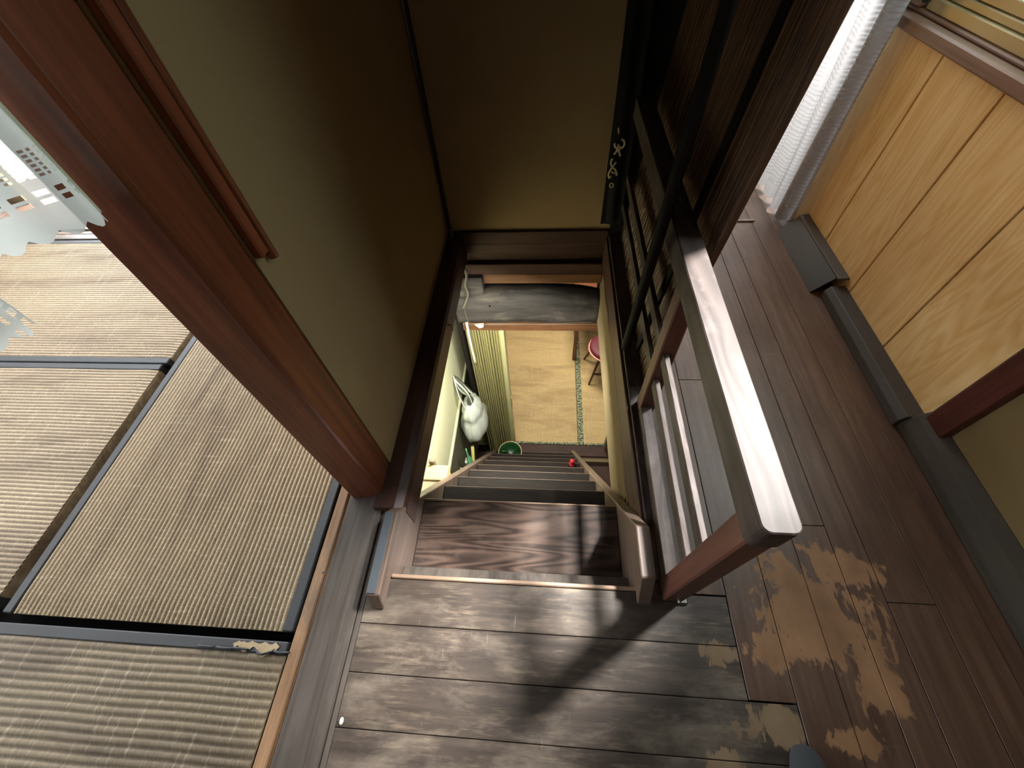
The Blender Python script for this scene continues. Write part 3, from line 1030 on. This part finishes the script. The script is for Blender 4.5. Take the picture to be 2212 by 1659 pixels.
# plastic bag hanging on the lower left wall
bg = empty('plastic_bag', (-.62, 1.80, -1.75), 'white plastic carrier bag hanging on the lower left wall', 'bag')
bv, bf = [], []
prof = [(-1.800, .02), (-1.795, .10), (-1.77, .16), (-1.72, .195), (-1.66, .20), (-1.60, .185), (-1.545, .155), (-1.515, .135), (-1.49, .145), (-1.44, .13), (-1.40, .085), (-1.375, .05)]
NB = 36
for (z, r) in prof:
    for k in range(NB):
        a = 2 * math.pi * k / NB
        q = 1 + .11 * mnoise.noise(Vector((math.cos(a) * 3.1, math.sin(a) * 3.1, z * 3))) + .05 * math.sin(a * 7 + z * 6) * min(1, max(0, (z + 1.8) * 5))
        bv.append((-.585 + r * .56 * math.cos(a) * q, 1.78 + r * .92 * math.sin(a) * q, z + .012 * mnoise.noise(Vector((a * 2, z * 9, 4)))))
for j in range(len(prof) - 1):
    for k in range(NB):
        k2 = (k + 1) % NB
        bf.append((j * NB + k, j * NB + k2, (j + 1) * NB + k2, (j + 1) * NB + k))
bf.append(tuple(range(NB - 1, -1, -1)))
mesh('bag_body', bv, bf, M['bag'], bg, True)


def ribbon(name, pts, wdt, mat, par):
    P = bezier(pts, 6)
    vs, fs = [], []
    for i, p in enumerate(P):
        tn = (P[min(i + 1, len(P) - 1)] - P[max(i - 1, 0)]).normalized()
        sd = tn.cross(Vector((1, .3, .2))).normalized()
        ww = wdt * (.7 + .3 * math.sin(i / (len(P) - 1) * math.pi))
        vs += [p - sd * ww, p + sd * ww]
    for i in range(len(P) - 1):
        fs.append((2 * i, 2 * i + 1, 2 * i + 3, 2 * i + 2))
    o = mesh(name, vs, fs, mat, par, True)
    o.modifiers.new('t', 'SOLIDIFY').thickness = .003
    return o


ribbon('handle', [(-.60, 1.72, -1.45), (-.65, 1.76, -1.30), (-.690, 1.86, -1.20), (-.66, 1.84, -1.30), (-.60, 1.86, -1.42)], .030, M['bag'], bg)
ribbon('handle', [(-.56, 1.76, -1.45), (-.60, 1.82, -1.32), (-.690, 1.865, -1.205), (-.64, 1.90, -1.34), (-.56, 1.88, -1.46)], .034, M['bag'], bg)
tube('hook', [(-.706, 1.865, -1.19), (-.685, 1.865, -1.195), (-.682, 1.865, -1.18)], .004, M['nail'], bg, 6)

# mint green scrubbing brush hanging on the wall
gbx = empty('scrub_brush', (-.605, 1.455, -1.9), 'mint green plastic scrubbing brush hanging beside the stair', 'brush')
hv, hf = [], []
for j, (z, r) in enumerate(((-1.91, .004), (-1.90, .026), (-1.87, .036), (-1.82, .040), (-1.77, .036), (-1.73, .026), (-1.70, .016), (-1.64, .011), (-1.57, .010), (-1.56, .003))):
    for k in range(12):
        a = 2 * math.pi * k / 12
        hv.append((-.605 + r * .55 * math.cos(a), 1.455 + r * math.sin(a), z))
for j in range(9):
    for k in range(12):
        hf.append((j * 12 + k, j * 12 + (k + 1) % 12, (j + 1) * 12 + (k + 1) % 12, (j + 1) * 12 + k))
hf += [tuple(range(11, -1, -1)), tuple(range(108, 120))]
mesh('brush_body', hv, hf, M['green'], gbx, True)
box('bristles', -.640, -.622, 1.430, 1.480, -1.88, -1.76, M['chip'], gbx, .004)
tag(tube('yellow_pole', [(-.665, 1.44, -2.675), (-.615, 1.64, -1.86)], .014, M['yellow'], None, 10), 'pale yellow broom pole leaning behind the green brush', 'pole')
tag(box('grey_offcut', -.585, -.556, .885, .905, -1.0, -.60, M['greywood'], None, .003), 'grey wood offcut standing on the pale ledge', 'offcut')
lgd = empty('pale_ledge', (-.58, .90, -.62), 'pale new-wood ledge outside the left stringer', 'ledge')
box('ledge_top', -.62, -.482, .80, .88, -.645, -.62, M['pale_wood'], lgd, .002)
box('ledge_block', -.515, -.482, .81, .87, -.70, -.645, M['pale_wood'], lgd, .002)
tag(tube('thin_dowel', [(-.62, 1.28, -1.95), (-.62, 1.29, -1.55)], .006, M['bamboo'], None, 6), 'short thin bamboo stick beside the left stringer', 'stick')
tag(box('wall_cabinet', -.600, -.566, 1.93, 2.03, -1.55, -.62, M['stick'], None, .006), 'dark narrow upright board left of the accordion door', 'board')

# round basket on the lowest steps
bk = empty('round_basket', (-.32, 1.80, ZL + .3), 'round dark green basket at the left end of the lowest steps', 'basket')
zb = trs[8][1]
cxb, cyb = -.315, 1.745
kv, kf = [], []
NB = 28
pr_ = [(0.0, .060), (.0, .075), (.05, .094), (.105, .104), (.110, .106), (.108, .100), (.05, .088), (.012, .065)]
for (h, r) in pr_:
    for k in range(NB):
        a = 2 * math.pi * k / NB
        kv.append((cxb + r * math.cos(a), cyb + r * math.sin(a), zb + .001 + h))
for j in range(len(pr_) - 1):
    for k in range(NB):
        kf.append((j * NB + k, j * NB + (k + 1) % NB, (j + 1) * NB + (k + 1) % NB, (j + 1) * NB + k))
kf += [tuple(range(NB - 1, -1, -1)), tuple(range((len(pr_) - 1) * NB, len(pr_) * NB))]
mesh('basket_wall', kv, kf, M['basket'], bk, True)
ring = lambda r, h: [(cxb + r * math.cos(2 * math.pi * k / 24), cyb + r * math.sin(2 * math.pi * k / 24), zb + h) for k in range(25)]
tube('basket_rim', ring(.107, .112), .004, M['bamboo'], bk, 6)
for k in range(7):
    a = math.radians(150 + k * 11)
    tube('rim_wrap', [(cxb + .106 * math.cos(a), cyb + .106 * math.sin(a), zb + .112), (cxb + .101 * math.cos(a), cyb + .101 * math.sin(a), zb + .06)], .003, M['bamboo'], bk, 5)
for k in range(9):
    a = k * 2.1
    ribbon('leafy_lining', [(cxb + .02 * math.cos(a), cyb + .02 * math.sin(a), zb + .03), (cxb + .05 * math.cos(a + .4), cyb + .05 * math.sin(a + .4), zb + .07), (cxb + .085 * math.cos(a + .7), cyb + .085 * math.sin(a + .7), zb + .085)], .018, M['basket'], bk)

# little red doll on a step
z5 = trs[5][1]
rd = empty('red_ornament', (.20, 1.31, z5), 'small red ornament standing at the right end of a step', 'ornament')


def lathe(name, cx, cy, z0, prof, mat, par, n=14):
    vs, fs = [], []
    for (h, r) in prof:
        for k in range(n):
            a = 2 * math.pi * k / n
            vs.append((cx + r * math.cos(a), cy + r * math.sin(a), z0 + h))
    for j in range(len(prof) - 1):
        for k in range(n):
            fs.append((j * n + k, j * n + (k + 1) % n, (j + 1) * n + (k + 1) % n, (j + 1) * n + k))
    fs += [tuple(range(n - 1, -1, -1)), tuple(range((len(prof) - 1) * n, len(prof) * n))]
    return mesh(name, vs, fs, mat, par, True)


lathe('base', .20, 1.305, z5, [(.0005, .026), (.01, .028), (.018, .02)], M['stick'], rd)
lathe('body', .20, 1.305, z5 + .018, [(0, .016), (.015, .024), (.035, .022), (.045, .013)], M['red'], rd)
lathe('head', .20, 1.305, z5 + .063, [(0, .012), (.01, .018), (.024, .017), (.034, .006)], M['red'], rd)

# chair in the lower room
ch = empty('dining_chair', (.68, 3.06, ZL), 'chair with maroon seat and dark splayed legs in the downstairs room', 'chair')
for (bx_, by_, tx_, ty_) in ((.503, 2.863, .60, 2.95), (.466, 3.244, .58, 3.16), (.90, 2.863, .80, 2.95), (.92, 3.244, .80, 3.16)):
    tube('leg', [(bx_, by_, ZL + .007), (tx_, ty_, ZL + .42)], [.011, .016], M['chair_leg'], ch, 8)
tube('stretcher', [(.54, 2.896, ZL + .16), (.864, 2.896, ZL + .16)], .011, M['chair_leg'], ch, 8)
tube('stretcher', [(.515, 3.205, ZL + .20), (.87, 3.205, ZL + .20)], .011, M['chair_leg'], ch, 8)
sv, sf = [], []
for (h, s) in ((.0, .9), (.012, 1.0), (.04, 1.0), (.055, .92), (.06, .6)):
    for k in range(24):
        a = 2 * math.pi * k / 24
        sv.append((.69 + .21 * s * math.cos(a), 3.05 + .20 * s * math.sin(a), ZL + .425 + h))
for j in range(4):
    for k in range(24):
        sf.append((j * 24 + k, j * 24 + (k + 1) % 24, (j + 1) * 24 + (k + 1) % 24, (j + 1) * 24 + k))
sf += [tuple(range(23, -1, -1)), tuple(range(96, 120))]
mesh('seat', sv, sf, M['maroon'], ch, True)
ringc = [(.69 + .215 * math.cos(2 * math.pi * k / 28), 3.05 + .205 * math.sin(2 * math.pi * k / 28), ZL + .43) for k in range(29)]
tube('seat_rim', ringc, .010, M['pink'], ch, 6)
grid('backrest', 10, 6, lambda u, v: (.55 + .28 * u, 3.25 + .03 * math.cos((u - .5) * 3), ZL + .60 + .22 * v), M['pink'], ch, True, thick=.015)
for x_ in (.58, .80):
    tube('back_post', [(x_, 3.20, ZL + .42), (x_ , 3.29, ZL + .80)], .012, M['chair_leg'], ch, 8)

tb = empty('low_table', (.80, 3.6, ZL), 'wooden table whose leg stands by the patterned mat border', 'table')
for (x_, y_) in ((.343, 3.225), (1.25, 3.225), (.343, 4.1), (1.25, 4.1)):
    box('leg', x_ - .022, x_ + .022, y_, y_ + .05, ZL + .0015, ZL + .68, M['table_leg'], tb, .003)
box('tabletop', .31, 1.30, 3.30, 4.2, ZL + .68, ZL + .71, M['table_leg'], tb, .004)

# ------------------------------------------------------------------ small things on the floor
tag(box('wood_splinter', .925, 1.065, 2.008, 2.022, .001, .010, M['greywood'], None, .002), 'thin loose wood strip on the corridor floor near the long curtain', 'wood strip').rotation_euler = (0, 0, 0)
cv_, cf_ = [], []
for (h, r) in ((.0, .003), (.002, .0065), (.006, .0068), (.010, .004)):
    for k in range(10):
        a = 2 * math.pi * k / 10
        cv_.append((-.489 + r * .7 * math.cos(a), -.098 + r * 1.2 * math.sin(a), .001 + h))
for j in range(3):
    for k in range(10):
        cf_.append((j * 10 + k, j * 10 + (k + 1) % 10, (j + 1) * 10 + (k + 1) % 10, (j + 1) * 10 + k))
cf_ += [tuple(range(9, -1, -1)), tuple(range(30, 40))]
tag(mesh('white_chip', cv_, cf_, M['chip'], None, True), 'small white chip lying on the landing beside the sill', 'chip')
sn = box('sill_screw', -.657, -.651, .235, .241, -.006, .0015, M['nail'], sill, .001)

# sock-clad foot of the person taking the picture, only the toe is in view
pf = empty('person', (.60, -.25, 0), 'grey sock toe of a person at the bottom edge of the picture', 'person')
bm = bmesh.new()
secs = [(-.070, .016, .004, .014), (-.080, .030, .006, .024), (-.105, .042, .008, .034), (-.15, .047, .010, .044), (-.20, .045, .014, .058), (-.25, .040, .018, .075),
        (-.30, .036, .018, .10), (-.335, .032, .016, .085), (-.352, .018, .010, .05)]
vs, fs = [], []
for (yy, hw_, zlo, zhi) in secs:
    for k in range(14):
        a = 2 * math.pi * k / 14
        zc, zr = (zlo * .2 + zhi) / 2, (zhi - zlo * .2) / 2
        vs.append((.60 + hw_ * math.cos(a) + (yy + .07) * .06, yy, max(.0015, zc + zr * math.sin(a))))
for j in range(len(secs) - 1):
    for k in range(14):
        fs.append((j * 14 + k, (j + 1) * 14 + k, (j + 1) * 14 + (k + 1) % 14, j * 14 + (k + 1) % 14))
fs += [tuple(range(14)), tuple(range(len(secs) * 14 - 1, (len(secs) - 1) * 14 - 1, -1))]
bm.free()
fo_ = mesh('sock_foot', vs, fs, M['sock'], pf, True)
fo_.modifiers.new('s', 'SUBSURF').levels = 1
fo_.modifiers['s'].render_levels = 2
tube('sock_cuff', [(.588, -.305, .06), (.588, -.307, .12), (.587, -.31, .20), (.586, -.312, .215), (.586, -.312, .222)], [.036, .039, .042, .042, .034], M['sock'], pf, 16)

# ------------------------------------------------------------------ rest of the shell
struct(box('wall_back', -3.7, 1.36, -1.70, -1.60, -.1, 2.75, M['shade_wall'], bev=0))
struct(box('wall_tatami_left', -3.80, -3.70, -1.7, 2.35, -.1, .90, M['shell'], bev=0))
struct(box('wall_tatami_left', -3.80, -3.70, -1.7, 2.35, 1.85, 2.75, M['shell'], bev=0))
struct(box('wall_tatami_front', -3.70, -.62, 2.36, 2.42, 1.9, 2.75, M['shell'], bev=0))
struct(box('wall_tatami_front', -1.10, -.62, 2.36, 2.42, -.1, 1.9, M['shell'], bev=0))
struct(box('wall_tatami_front', -3.70, -3.40, 2.36, 2.42, -.1, 1.9, M['shell'], bev=0))
struct(box('floor', -3.7, -.62, 2.10, 3.4, -.12, -.02, M['stringer'], bev=0))
struct(box('wall_sky_block', 3.2, 3.4, -6, 9, -3.2, 3.35, M['outside'], bev=0))  # unseen wall, added and sized to block the low sky
struct(box('ground', -9, 9, -7, 12, -3.4, -3.2, M['outside'], bev=0))
struct(box('ceiling', -3.8, 1.4, -1.7, 3.4, 2.75, 2.80, M['ceil'], bev=0))
